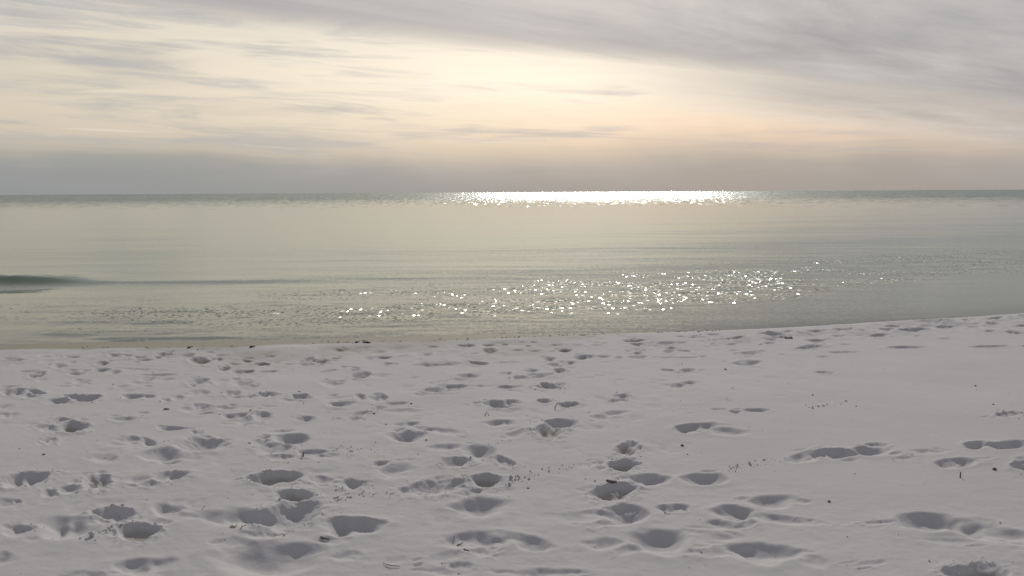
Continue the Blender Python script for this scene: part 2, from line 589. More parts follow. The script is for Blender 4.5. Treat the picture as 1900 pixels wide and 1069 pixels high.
2.458 9.824 0.075 -0.005 0.015 0.059 s0.6
1.554 6.525 0.064 0.002 0.008 0.036 m0.9
1.661 6.456 0.057 0.004 0.018 0.070 s0.7
1.814 6.497 0.091 -0.022 0.018 0.067 m1
1.252 5.987 0.146 0.032 0.024 0.117 m1
1.464 5.879 0.124 -0.038 0.024 0.098 s0.7
3.277 9.592 0.163 0.052 0.046 0.136 c0.9
3.465 9.203 0.201 0.002 0.027 0.073 s0.9
4.277 9.466 0.214 0.001 0.043 0.096 m0.9
5.149 9.471 0.216 0.005 0.047 0.087 m0.9
5.563 9.436 0.075 0.003 0.045 0.077 m0.9
3.863 10.406 0.103 0.016 0.028 0.075 s0.8
3.528 10.093 0.168 0.031 0.036 0.104 s0.8
4.352 10.358 0.133 0.030 0.041 0.098 c0.8
4.143 10.399 0.067 -0.015 0.021 0.054 s0.8
3.782 10.879 0.148 0.039 0.030 0.089 c0.9
4.119 10.898 0.141 -0.007 0.042 0.112 c0.8
3.425 10.815 0.160 0.027 0.017 0.055 c0.8
3.179 10.580 0.194 0.018 0.048 0.160 c0.8
4.856 11.156 0.120 0.018 0.035 0.082 m0.9
4.671 10.882 0.096 0.006 0.058 0.137 m0.8
4.984 10.865 0.237 0.057 0.078 0.173 m1
5.588 11.586 0.197 -0.039 0.106 0.222 c0.9
5.435 11.065 0.126 0.029 0.058 0.119 c0.9
6.016 11.649 0.059 0.010 0.045 0.088 c0.8
6.524 11.836 0.170 0.059 0.056 0.103 m0.8
6.156 11.239 0.088 0.001 0.080 0.148 s0.8
5.801 10.612 0.063 -0.005 0.056 0.104 c0.8
6.055 10.566 0.083 -0.056 0.059 0.104 m0.9
6.482 11.138 0.093 0.012 0.057 0.099 m0.8
7.018 12.106 0.100 0.044 0.061 0.107 c0.8
3.581 6.255 0.118 0.021 0.044 0.078 c0.6
""".strip().split('\n')


def read_prints():
    res = []
    for l in PRINTS:
        f = l.split()
        a = [float(v) for v in f[:6]]
        res.append((np.array(a[0:2]), np.array(a[2:4]), np.array(a[4:6]), f[6][0], float(f[6][1:])))
    return res


prints = read_prints()

NA, NR = 1080, 720
A_MAX = math.radians(41)
R0, R1 = 2.3, 17.0
ang = np.linspace(-A_MAX, A_MAX, NA)
lr = np.linspace(math.log(R0), math.log(R1), NR)
AA, RR = np.meshgrid(ang, np.exp(lr))
GX, GY = RR * np.sin(AA), RR * np.cos(AA)


def sand_relief(x, y):
    """soft wind-worn unevenness of the whole beach"""
    z = 0.011 * fbm(x * 0.8, y * 0.8, 3, 2) + 0.0022 * fbm(x * 3.1, y * 3.6, 21, 2)
    return z


S_OFF = GY - crest(GX)
dry = 1 - smooth(0.1, 0.7, S_OFF)
GZ = base_height(GX, GY) + sand_relief(GX, GY) * (0.25 + 0.75 * dry)
# small wind and trample texture
rough_zone = smooth(-0.2, 0.5, fbm(GX * 0.35 + 5, GY * 0.5, 40, 2) - 0.12 * GX / (1 + np.abs(GX) * 0.3))
GZ += dry * (0.0006 + 0.0022 * rough_zone) * fbm(GX * 14, GY * 18, 60, 3)
# trampled lumps close to the water's edge
edge_zone = np.exp(-((S_OFF + 0.45) / 0.55) ** 2)
lump = fbm(GX * 4.5, GY * 2.6, 77, 3, 0.6)
GZ += edge_zone * (0.028 * np.clip(lump - 0.05, 0, 1) - 0.03 * np.clip(-lump - 0.15, 0, 1)) * (0.6 + 1.2 * smooth(1, 5, GX))

# sand kicked about along the walked strips on the left and in the middle
walked = smooth(-0.15, 0.45, fbm(GX * 0.55 + 11, GY * 0.7 + 3, 93, 2) + 0.35 - 0.16 * np.maximum(GX - 0.3, 0))
tr = fbm(GX * 5.5, GY * 4.0, 95, 3, 0.55)
GZ += dry * walked * (0.005 * np.clip(tr, 0, 1) - 0.020 * np.clip(-tr - 0.28, 0, 1))

QMIN = np.full(GX.shape, 9.0)
QID = np.full(GX.shape, -1, dtype=np.int32)
DAMP = np.zeros(GX.shape)


def stamp(pid, c, u, v, kind, k):
    u, v = u * 1.12, v * 0.88
    lu, lv = np.hypot(*u), np.hypot(*v)
    R = min(lu, lv)
    grow = {'s': 1.14, 'm': 1.06, 'c': 1.04, 'f': 1.1}[kind]
    M = np.linalg.inv(np.array([[u[0], v[0]], [u[1], v[1]]]) * grow)
    ext = 2.3 * grow * (lu + lv)
    rc, ac_ = np.hypot(*c), math.atan2(c[0], c[1])
    j0 = np.searchsorted(lr, math.log(max(rc - ext, R0)))
    j1 = np.searchsorted(lr, math.log(min(rc + ext, R1)))
    i0 = np.searchsorted(ang, ac_ - ext / rc)
    i1 = np.searchsorted(ang, ac_ + ext / rc)
    if j1 - j0 < 2 or i1 - i0 < 2:
        return
    sl = (slice(j0, j1), slice(i0, i1))
    X, Y = GX[sl] - c[0], GY[sl] - c[1]
    seed = pid * 31 + 5
    wf = 1.0 / max(R, 0.03)
    wamp = {'s': 0.30, 'm': 0.28, 'c': 0.34, 'f': 0.3}[kind]
    ox, oy = pid * 3.7, pid * 1.9
    wx = fbm(X * wf * 0.9 + ox, Y * wf * 0.9 + oy, seed, 2)
    wy = fbm(X * wf * 0.9 + ox + 40, Y * wf * 0.9 + oy, seed + 1, 2)
    a = M[0, 0] * X + M[0, 1] * Y + wamp * wx
    b = M[1, 0] * X + M[1, 1] * Y + wamp * wy
    if kind == 'c':
        cr = fbm(X * 55 + ox, Y * 55 + oy, seed + 2, 2)
        a = a + 0.05 * cr
        b = b + 0.05 * np.roll(cr, 3, axis=1)
    b = np.where(b < 0, b * 0.72, b)            # the landward side runs out in a long ramp
    pw = 1.55 + 0.5 * abs(math.sin(pid * 1.3))  # some pointed like a lens, some round
    q = (np.abs(a) ** pw + np.abs(b) ** pw) ** (1 / pw)
    # the heel drives in steeply on the seaward side, the sand runs back gently on the other
    sea_side = smooth(-0.7, 0.6, b + 0.35 * math.sin(pid * 2.7) * a)
    wall = {'s': 1.0, 'm': 1.0, 'c': 0.95, 'f': 1.0}[kind] * (1.0 - 0.18 * sea_side)
    sharp = {'s': 0.28, 'm': 0.60, 'c': 0.72, 'f': 0.2}[kind] * (0.25 + 0.75 * sea_side)
    d = k * R * {'s': 0.41, 'm': 0.46, 'c': 0.45, 'f': 0.24}[kind]
    d = min(max(d, 0.007), 0.062) * (0.8 if kind == 's' and k < 0.6 else 1)
    # heel / ball unevenness: the deepest point is off centre
    t = np.clip((1 - q) / wall, 0, 1)
    soft = t * t * (3 - 2 * t)
    hard = t * (1.7 - 0.7 * t)
    prof = (1 - sharp) * soft + sharp * hard
    bottom = 1 + 0.22 * np.clip(a * math.cos(pid) + b * math.sin(pid), -1, 1) + 0.12 * wx
    bottom = bottom - 0.28 * np.clip(vnoise(a * 1.6 + ox, b * 1.6 + oy, seed + 7), 0, 1) * smooth(0.3, 0.9, prof)
    if pid % 3 == 0 and lu > 0.05:             # heel and ball of the foot with a saddle between
        bottom = bottom - 0.42 * np.exp(-((a - 0.15 * math.sin(pid)) / 0.24) ** 2)
    if kind != 's':                            # runnels where dry sand slid down the wall
        th0 = np.arctan2(b, a)
        run = vnoise(th0 * 5 + ox, th0 * 0 + oy, seed + 8) + 0.6 * vnoise(th0 * 11 + ox, th0 * 0, seed + 9)
        bottom = bottom + 0.08 * run * 4 * t * (1 - t)
    z = -d * prof * bottom
    # pushed-up rim, uneven round the print
    th = np.arctan2(b, a)
    rim = d * {'s': 0.12, 'm': 0.11, 'c': 0.14, 'f': 0.10}[kind] * (0.75 + 0.4 * np.cos(th - 2.1 * pid) + 0.35 * wy)
    out = np.exp(-((np.maximum(q, 1) - 1) / (0.42 if kind == 's' else 0.33)) ** 2)
    z = z + np.maximum(rim, 0) * out * (1 - prof)
    if kind == 'c':
        ring = np.exp(-((q - 1.08) / 0.38) ** 2)
        lum = fbm(X * 38 + ox, Y * 38 + oy, seed + 4, 3, 0.6)
        z = z + ring * 0.008 * min(1, k) * np.clip(lum, -0.35, 1)
    GZ[sl] += z
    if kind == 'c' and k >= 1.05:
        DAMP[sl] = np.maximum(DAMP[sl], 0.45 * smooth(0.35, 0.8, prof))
    if pid >= len(prints):
        return
    near = (q < 1.12) & (q < QMIN[sl])
    QMIN[sl] = np.where(near, q, QMIN[sl])
    QID[sl] = np.where(near, pid, QID[sl])


for pid, (c, u, v, kind, k) in enumerate(prints):
    stamp(pid, c, u, v, kind, k)

# scuffs and half-filled older prints beside and between them
sc_rng = np.random.default_rng(5)
extra = len(prints)
for c, u, v, kind, k in list(prints):
    R = min(np.hypot(*u), np.hypot(*v))
    if R < 0.035 or c[0] > 1.6 + sc_rng.uniform(0, 2.5):
        continue
    for _ in range(sc_rng.integers(1, 3)):
        a = sc_rng.uniform(0, 2 * math.pi)
        cc = c + (u * math.cos(a) + v * math.sin(a)) * sc_rng.uniform(1.0, 1.7)
        f = sc_rng.uniform(0.30, 0.62)
        tw = sc_rng.normal(0, 0.5)
        uu = u * f + v * f * tw * 0.4
        vv = v * f * sc_rng.uniform(0.5, 1.0)
        stamp(extra, cc, uu, vv, 'c' if sc_rng.random() < 0.45 else 's', sc_rng.uniform(0.35, 0.9))
        extra += 1
for _ in range(150):
    x = sc_rng.uniform(-5.5, 3.0) if sc_rng.random() < 0.75 else sc_rng.uniform(2, 7.5)
    y = float(crest(np.array(x))) - abs(sc_rng.normal(0, 1.0)) - 0.12
    sz = sc_rng.uniform(0.03, 0.085)
    stamp(extra, np.array([x, y]), np.array([sz, sc_rng.normal(0, 0.02)]), np.array([sc_rng.normal(0, 0.02), sz * sc_rng.uniform(0.5, 1.3)]),
          'c' if sc_rng.random() < 0.5 else 's', sc_rng.uniform(0.4, 0.9))
    extra += 1

# damp sand by the water
wet_top = 0.165 - 0.10 * smooth(0.5, 4.0, GX)
WETZ = 1 - smooth(wet_top - 0.05, wet_top, GZ - WATER_Z + 0.02 * fbm(GX * 1.5, GY * 1.5, 88, 2))
DAMP = np.maximum(DAMP, WETZ * (1 - 0.6 * smooth(0.0, 0.05, WATER_Z - GZ)))


def ground_z(x, y):
    """height of the finished sand at a point"""
    i = (math.atan2(x, y) + A_MAX) / (2 * A_MAX) * (NA - 1)
    j = (math.log(math.hypot(x, y)) - lr[0]) / (lr[-1] - lr[0]) * (NR - 1)
    i0, j0 = int(np.clip(i, 0, NA - 2)), int(np.clip(j, 0, NR - 2))
    fi, fj = i - i0, j - j0
    g = GZ
    return float((g[j0, i0] * (1 - fi) + g[j0, i0 + 1] * fi) * (1 - fj) + (g[j0 + 1, i0] * (1 - fi) + g[j0 + 1, i0 + 1] * fi) * fj)


def make_mesh(name, co, quads, normals=None, attrs=None, mat=None):
    me = bpy.data.meshes.new(name)
    nv, nf, m = len(co), len(quads), quads.shape[1]
    me.vertices.add(nv)
    me.vertices.foreach_set('co', np.ascontiguousarray(co, dtype=np.float32).ravel())
    me.loops.add(nf * m)
    me.loops.foreach_set('vertex_index', np.ascontiguousarray(quads, dtype=np.int32).ravel())
    me.polygons.add(nf)
    me.polygons.foreach_set('loop_start', np.arange(0, nf * m, m, dtype=np.int32))
    me.polygons.foreach_set('use_smooth', np.ones(nf, dtype=bool))
    me.update(calc_edges=True)
    for k, a in (attrs or {}).items():
        at = me.attributes.new(k, 'FLOAT', 'POINT')
        at.data.foreach_set('value', np.ascontiguousarray(a, dtype=np.float32))
    if normals is not None:
        me.normals_split_custom_set_from_vertices(normals.astype(np.float32))
    if mat:
        me.materials.append(mat)
    return me


def link(name, me, parent=None, **props):
    o = bpy.data.objects.new(name, me)
    COL.objects.link(o)
    if parent:
        o.parent = parent
    for k, v in props.items():
        o[k] = v
    return o


def grid_normals(X, Y, Z):
    P = np.stack([X, Y, Z], -1)
    di = np.gradient(P, axis=1)
    dj = np.gradient(P, axis=0)
    n = np.cross(di, dj)
    n *= np.sign(n[..., 2:3])
    return n / np.linalg.norm(n, axis=-1, keepdims=True)


def grid_quads(nr, na):
    idx = np.arange(nr * na).reshape(nr, na)
    return np.stack([idx[:-1, :-1], idx[:-1, 1:], idx[1:, 1:], idx[1:, :-1]], -1)


# ------------------------------------------------------------------ materials
def new_mat(name):
    m = bpy.data.materials.new(name)
    m.use_nodes = True
    V.tree = m.node_tree
    V.tree.nodes.clear()
    out = V.tree.nodes.new('ShaderNodeOutputMaterial')
    return m, out


def attr(name):
    n = V.tree.nodes.new('ShaderNodeAttribute')
    n.attribute_name = name
    return V(n.outputs['Fac'])


def bump(height, dist, strength=1.0, normal=None):
    n = V.tree.nodes.new('ShaderNodeBump')
    n.inputs['Distance'].default_value = dist
    if isinstance(strength, V):
        V.tree.links.new(strength.s, n.inputs['Strength'])
    else:
        n.inputs['Strength'].default_value = strength
    V.tree.links.new(height.s, n.inputs['Height'])
    if normal is not None:
        V.tree.links.new(normal, n.inputs['Normal'])
    return n.outputs[0]


def sand_material():
    m, out = new_mat('white_quartz_sand')
    pos = V.tree.nodes.new('ShaderNodeNewGeometry').outputs['Position']
    damp = attr('damp')
    grain = noise(pos, 420.0, 3.0, 0.6)
    mid = noise(pos, 30.0, 4.0, 0.6)
    big = noise(pos, 1.1, 4.0, 0.5)
    col = mixc(sat(0.5 + big * 0.9 + mid * 0.35 + grain * 0.5), (0.478, 0.470, 0.474), (0.560, 0.550, 0.556))
    # dark heavy-mineral flecks and bits of shell
    vor = V.tree.nodes.new('ShaderNodeTexVoronoi')
    vor.inputs['Scale'].default_value = 34.0
    V.tree.links.new(pos, vor.inputs['Vector'])
    fleck = (1.0 - sstep(0.05, 0.11, V(vor.outputs['Distance']))) * sstep(0.80, 0.9, V(sep(vor.outputs['Color'])[0].s))
    col = mixc(fleck * 0.55, col, (0.20, 0.17, 0.15))
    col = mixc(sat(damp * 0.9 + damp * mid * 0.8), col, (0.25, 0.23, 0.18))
    p = V.tree.nodes.new('ShaderNodeBsdfPrincipled')
    V.tree.links.new(col, p.inputs['Base Color'])
    rg = 0.95 - damp * 0.12
    V.tree.links.new(rg.s, p.inputs['Roughness'])
    p.inputs['Specular IOR Level'].default_value = 0.25
    nrm = bump(mid * 1.0 + grain * 0.25, 0.005, 0.45)
    V.tree.links.new(nrm, p.inputs['Normal'])
    V.tree.links.new(p.outputs[0], out.inputs['Surface'])
    return m


def water_material():
    m, out = new_mat('sea_water')
    pos = V.tree.nodes.new('ShaderNodeNewGeometry').outputs['Position']
    x, y, z = sep(pos)
    depth = attr('depth')
    rip = attr('ripple')
    far = attr('far')
    # crests lie along the shore (x), so stretch the noise that way
    h3 = noise(comb(x * 0.35, y * 1.1, 7.0), 1.0, 3.0, 0.5, 0.3)
    h2 = noise(comb(x * 5.0, y * 8.0, 4.0), 1.0, 4.0, 0.55, 0.4)
    nb = bump(h3 * 0.006 + h2 * 0.0015 + h2 * rip * 0.006, 1.0, 1.0)

    def facets(sx, sy, seed):
        """small flat facets of the surface: (slope x, slope y, chance) random for each"""
        n = V.tree.nodes.new('ShaderNodeTexVoronoi')
        V.tree.links.new(comb(x * sx + h2 * 0.8, y * sy + h2 * 0.5, seed), n.inputs['Vector'])
        n.inputs['Scale'].default_value = 1.0
        r, g, c = sep(n.outputs['Color'])
        return r - 0.5, g - 0.5, c
    ax, ay, ac2 = facets(30.0, 16.0, 0.0)         # wavelets close in
    cx, cy, cc = facets(3.6, 0.5, 6.0)          # chop out at sea
    burst = sstep(-0.10, 0.14, noise(comb(x * 0.5, y * 0.7, 11.0), 1.0, 4.0, 0.6, 0.4))
    on_n = sstep(0.79, 0.86, ac2 + 0.10 * burst) * sstep(0.05, 0.5, rip * (0.25 + burst))
    on_f = sstep(0.0, 0.06, cc - 1.0 + far)
    tx = ax * (on_n * 0.95 + 0.018) + cx * on_f * 0.58
    ty = ay * (on_n * 0.70 + 0.022) + cy * on_f * 0.60 - on_n * 0.10 - on_f * 0.10 - 0.028 * sstep(0.1, 0.7, depth)
    ntilt = V.tree.nodes.new('ShaderNodeVectorMath')
    ntilt.operation = 'ADD'
    V.tree.links.new(nb, ntilt.inputs[0])
    V.tree.links.new(comb(tx, ty, 0.0), ntilt.inputs[1])
    nn = V.tree.nodes.new('ShaderNodeVectorMath')
    nn.operation = 'NORMALIZE'
    V.tree.links.new(ntilt.outputs[0], nn.inputs[0])
    nrm = nn.outputs[0]
    fr = V.tree.nodes.new('ShaderNodeFresnel')
    fr.inputs['IOR'].default_value = 1.333
    V.tree.links.new(nrm, fr.inputs['Normal'])
    gl = V.tree.nodes.new('ShaderNodeBsdfGlossy')
    rgh = 0.07 + on_n * 0.13 + on_f * 0.12
    V.tree.links.new(rgh.s, gl.inputs['Roughness'])
    V.tree.links.new(nrm, gl.inputs['Normal'])
    gl.inputs['Color'].default_value = (0.86, 0.89, 0.89, 1)
    df = V.tree.nodes.new('ShaderNodeBsdfDiffuse')
    body = mixc(sstep(0.0, 1.2, depth), (0.36, 0.385, 0.29), (0.105, 0.165, 0.130))
    V.tree.links.new(body, df.inputs['Color'])
    tr = V.tree.nodes.new('ShaderNodeBsdfTransparent')
    tr.inputs['Color'].default_value = (0.86, 0.90, 0.78, 1)
    clear = vexp(-depth * 3.0)
    b = V.tree.nodes.new('ShaderNodeMixShader')
    V.tree.links.new(clear.s, b.inputs[0])
    V.tree.links.new(df.outputs[0], b.inputs[1])
    V.tree.links.new(tr.outputs[0], b.inputs[2])
    s = V.tree.nodes.new('ShaderNodeMixShader')
    V.tree.links.new(fr.outputs[0], s.inputs[0])
    V.tree.links.new(b.outputs[0], s.inputs[1])
    V.tree.links.new(gl.outputs[0], s.inputs[2])
    V.tree.links.new(s.outputs[0], out.inputs['Surface'])
    return m


def plain(name, c1, c2, scale=60.0, rough=0.8):
    m, out = new_mat(name)
    pos = V.tree.nodes.new('ShaderNodeNewGeometry').outputs['Position']
    n = noise(pos, scale, 4.0, 0.6)
    p = V.tree.nodes.new('ShaderNodeBsdfPrincipled')
    V.tree.links.new(mixc(sat(0.5 + n * 1.6), c1, c2), p.inputs['Base Color'])
    p.inputs['Roughness'].default_value = rough
    V.tree.links.new(bump(n, 0.003, 0.7), p.inputs['Normal'])
    V.tree.links.new(p.outputs[0], out.inputs['Surface'])
    return m


MAT_SAND = sand_material()
MAT_SEA = water_material()
MAT_STONE = plain('dark_stone', (0.06, 0.055, 0.05), (0.14, 0.125, 0.11), 90)
MAT_RED = plain('reddish_shell', (0.20, 0.05, 0.04), (0.33, 0.12, 0.10), 120)
MAT_WOOD = plain('weathered_wood', (0.09, 0.07, 0.055), (0.19, 0.155, 0.12), 150)
MAT_WEED = plain('dry_seaweed', (0.035, 0.03, 0.022), (0.085, 0.07, 0.045), 80)
MAT_SHELL = plain('cream_shell', (0.74, 0.68, 0.55), (0.86, 0.82, 0.72), 140, 0.45)
MAT_GRASS = plain('dead_grass', (0.17, 0.14, 0.10), (0.28, 0.24, 0.17), 100)

# ------------------------------------------------------------------ sand, with a part for each footprint
N_ALL = grid_normals(GX, GY, GZ).reshape(-1, 3)
CO = np.stack([GX, GY, GZ], -1).reshape(-1, 3)
QUADS = grid_quads(NR, NA)[:, :].reshape(-1, 4)
fid = np.stack([QID[:-1, :-1], QID[:-1, 1:], QID[1:, 1:], QID[1:, :-1]], -1).reshape(-1, 4)
face_id = np.where((fid == fid[:, :1]).all(1), fid[:, 0], np.where(fid.max(1) >= 0, -1, -1))
counts = np.bincount(face_id[face_id >= 0], minlength=len(prints))
small = np.where(counts < 14)[0]
face_id[np.isin(face_id, small)] = -1
DAMPF = DAMP.reshape(-1)


def sub_mesh(name, mask):
    q = QUADS[mask]
    used, inv = np.unique(q, return_inverse=True)
    return make_mesh(name, CO[used], inv.reshape(-1, 4), N_ALL[used], {'damp': DAMPF[used]}, MAT_SAND)


sand = link('sand_beach', sub_mesh('sand_beach', face_id < 0), kind='structure',
            label='white sand beach pitted with footprints, sloping down to the sea')
order = np.argsort(face_id, kind='stable')
for pid in range(len(prints)):
    mask = face_id == pid
    if mask.any():
        link('footprint', sub_mesh('footprint', mask), sand)


def far_sand():
    """the rest of the beach and the sea bed, coarse"""
    na, nr = 240, 70
    rr = np.concatenate([[0.02], np.exp(np.linspace(math.log(0.5), math.log(R0), 14)),
                         np.exp(np.linspace(math.log(R0), math.log(R1), 26))[1:],
                         np.exp(np.linspace(math.log(R1), math.log(900), 30))[1:]])
    inner = np.linspace(-A_MAX, A_MAX, 161)
    outer = np.linspace(A_MAX, 2 * math.pi - A_MAX, 141)[1:]
    aa = np.concatenate([inner, outer])
    A2, R2 = np.meshgrid(aa, rr)
    X, Y = R2 * np.sin(A2), R2 * np.cos(A2)
    Z = base_height(X, Y) + sand_relief(X, Y) * (1 - 0.75 * smooth(0.1, 0.7, Y - crest(X)))
    q = grid_quads(len(rr), len(aa))
    keep = np.ones(q.shape[:2], bool)
    j_in = (rr[:-1] >= R0 - 1e-4) & (rr[1:] <= R1 + 1e-4)
    keep[np.ix_(j_in, np.arange(160))] = False
    q = q[keep]
    wet = (1 - smooth(0.03, 0.125, Z - WATER_Z)) * 0.45
    co = np.stack([X, Y, Z], -1).reshape(-1, 3)
    return make_mesh('sand_plain', co, q, None, {'damp': wet.reshape(-1)}, MAT_SAND)


link('sand_plain', far_sand(), sand)


# ------------------------------------------------------------------ the sea
def build_sea():
    inner = np.linspace(math.radians(-36), math.radians(36), 560)
    lo = np.linspace(math.radians(-112), math.radians(-36), 60)[:-1]
    hi = np.linspace(math.radians(36), math.radians(100), 60)[1:]
    aa = np.concatenate([lo, inner, hi])
    rr = np.concatenate([np.exp(np.linspace(math.log(7.5), math.log(60), 380)),
                         np.exp(np.linspace(math.log(60), math.log(25000), 220))[1:]])
    A2, R2 = np.meshgrid(aa, rr)
    X, Y = R2 * np.sin(A2), R2 * np.cos(A2)
    s = Y - crest(X)
    # long low swell running in parallel to the shore
    Z = np.full(X.shape, WATER_Z)
    fade = np.exp(-R2 / 90.0) * smooth(1.5, 9, s)
    ph = s + 1.3 * fbm(X * 0.05, Y * 0.08, 5, 2)
    Z += 0.009 * fade * np.sin(ph * 2 * math.pi / 9.5 + 0.6)
    Z += 0.009 * fade * fbm(X * 0.25, Y * 0.8, 9, 3)
    # the wave lifting at the left, steep towards the beach
    env = 1 - smooth(-10.8, -7.9, X + 0.6 * fbm(X * 0.5, Y * 0.0, 31, 2))
    env = np.maximum(env, 0.13 * (1 - smooth(-6.5, -3.0, X)))
    yc = 18.9 + 0.02 * (X + 10) + 0.25 * fbm(X * 0.45, X * 0, 12, 2)
    dyc = Y - yc
    prof = np.where(dyc < 0, np.exp(-(dyc / 0.36) ** 2), np.exp(-(dyc / 1.1) ** 2))
    trough = np.exp(-((dyc + 1.2) / 0.7) ** 2)
    Z += env * (0.155 * prof - 0.05 * trough) * (1 + 0.12 * fbm(X * 3.0, Y * 1.5, 15, 3))
    Z += env * 0.012 * fbm(X * 2.5, Y * 5.0, 16, 3) * np.exp(-(dyc / 1.5) ** 2)
    # little wavelets close in
    sz = s - 0.42 * np.clip(X + 1.5, -4, 11)
    zone = smooth(0.8, 2.4, sz) * (1 - smooth(4.5, 10.5, sz)) * smooth(0.5, 1.5, s)
    patch = 0.35 + 0.65 * smooth(-0.25, 0.35, fbm(X * 0.22 + 8, s * 0.45, 52, 2))
    Z += zone * patch * 0.013 * fbm(X * 1.2, Y * 2.6, 61, 2)
    bed = base_height(X, Y)
    depth = np.maximum(Z - bed, 0)
    ripple = zone * np.maximum(patch, 0.5) * smooth(0.02, 0.25, depth) * (0.55 + 0.45 * smooth(-5, -0.5, X))
    far = smooth(88, 300, R2 + 12 * fbm(X * 0.02, Y * 0.05, 71, 2))
    co = np.stack([X, Y, Z], -1).reshape(-1, 3)
    N = grid_normals(X, Y, Z)
    q = grid_quads(len(rr), len(aa))
    keep = (depth[:-1, :-1] + depth[1:, 1:] + depth[:-1, 1:] + depth[1:, :-1]) > 0
    k2 = keep.copy()                       # one ring more, so that the sheet dips under the sand
    k2[:-1] |= keep[1:]
    k2[1:] |= keep[:-1]
    wave = (env > 0.30) & (dyc > -1.0) & (dyc < 1.4)
    wq = wave[:-1, :-1] & k2
    at = {'depth': depth.reshape(-1), 'ripple': ripple.reshape(-1), 'far': far.reshape(-1)}

    def part(name, mask):
        qq = q[mask]
        used, inv = np.unique(qq, return_inverse=True)
        return make_mesh(name, co[used], inv.reshape(-1, 4), N.reshape(-1, 3)[used], {k: v[used] for k, v in at.items()}, MAT_SEA)
    sea = link('sea', part('sea', k2 & ~wq), kind='structure', label='calm green sea reaching to the horizon under a veiled sun')
    link('wave', part('wave', wq), sea, label='low dark green wave rising at the left')
    return sea


sea = build_sea()


# ------------------------------------------------------------------ small things lying on the sand
def tag(o, label, cat, group=None):
    o['label'] = label
    o['category'] = cat
    if group:
        o['group'] = group
    return o


def bm_obj(name, bm, mat, x, y, sink=0.0, rz=0.0, z=None):
    me = bpy.data.meshes.new(name)
    for f in bm.faces:
        f.smooth = True
    bm.to_mesh(me)
    bm.free()
    me.materials.append(mat)
    o = bpy.data.objects.new(name, me)
    COL.objects.link(o)
    o.location = (x, y, (ground_z(x, y) if z is None else z) - sink)
    o.rotation_euler = (0, 0, rz)
    return o


def pebble_bm(w, d, h, seed):
    rnd = random.Random(seed)
    bm = bmesh.new()
    bmesh.ops.create_icosphere(bm, subdivisions=3, radius=1.0)
    dirs = [(Vector((rnd.uniform(-1, 1), rnd.uniform(-1, 1), rnd.uniform(-1, 1))).normalized(), rnd.uniform(0.62, 0.95)) for _ in range(9)]
    for v in bm.verts:
        p = v.co.copy()
        for n, cut in dirs:                       # knock flats onto it
            e = p.dot(n) - cut
            if e > 0:
                p -= n * e * 0.85
        v.co = Vector((p.x * w / 2, p.y * d / 2, p.z * h / 2))
    return bm


def tube_bm(pts, r0, r1, seg=8):
    bm = bmesh.new()
    rings = []
    n = len(pts)
    for i, p in enumerate(pts):
        p = Vector(p)
        t = (Vector(pts[min(i + 1, n - 1)]) - Vector(pts[max(i - 1, 0)])).normalized()
        a = t.orthogonal().normalized()
        b = t.cross(a)
        r = r0 + (r1 - r0) * i / (n - 1)
        rings.append([bm.verts.new(p + (a * math.cos(k * 2 * math.pi / seg) + b * math.sin(k * 2 * math.pi / seg)) * r) for k in range(seg)])
    for i in range(n - 1):
        for k in range(seg):
            bm.faces.new((rings[i][k], rings[i][(k + 1) % seg], rings[i + 1][(k + 1) % seg], rings[i + 1][k]))
    bm.faces.new(rings[0][::-1])
    bm.faces.new(rings[-1])
    return bm


def pebble(x, y, w, label, mat=None, cat='pebble', flat=0.55, name='pebble', seed=None):
    seed = int(abs(x * 977 + y * 331)) if seed is None else seed
    h = w * flat
    o = bm_obj(name, pebble_bm(w, w * 0.75, h, seed), mat or MAT_STONE, x, y, -h * 0.22, seed % 6)
    tag(o, label, cat, 'pebbles and bits scattered on the sand')
    return o


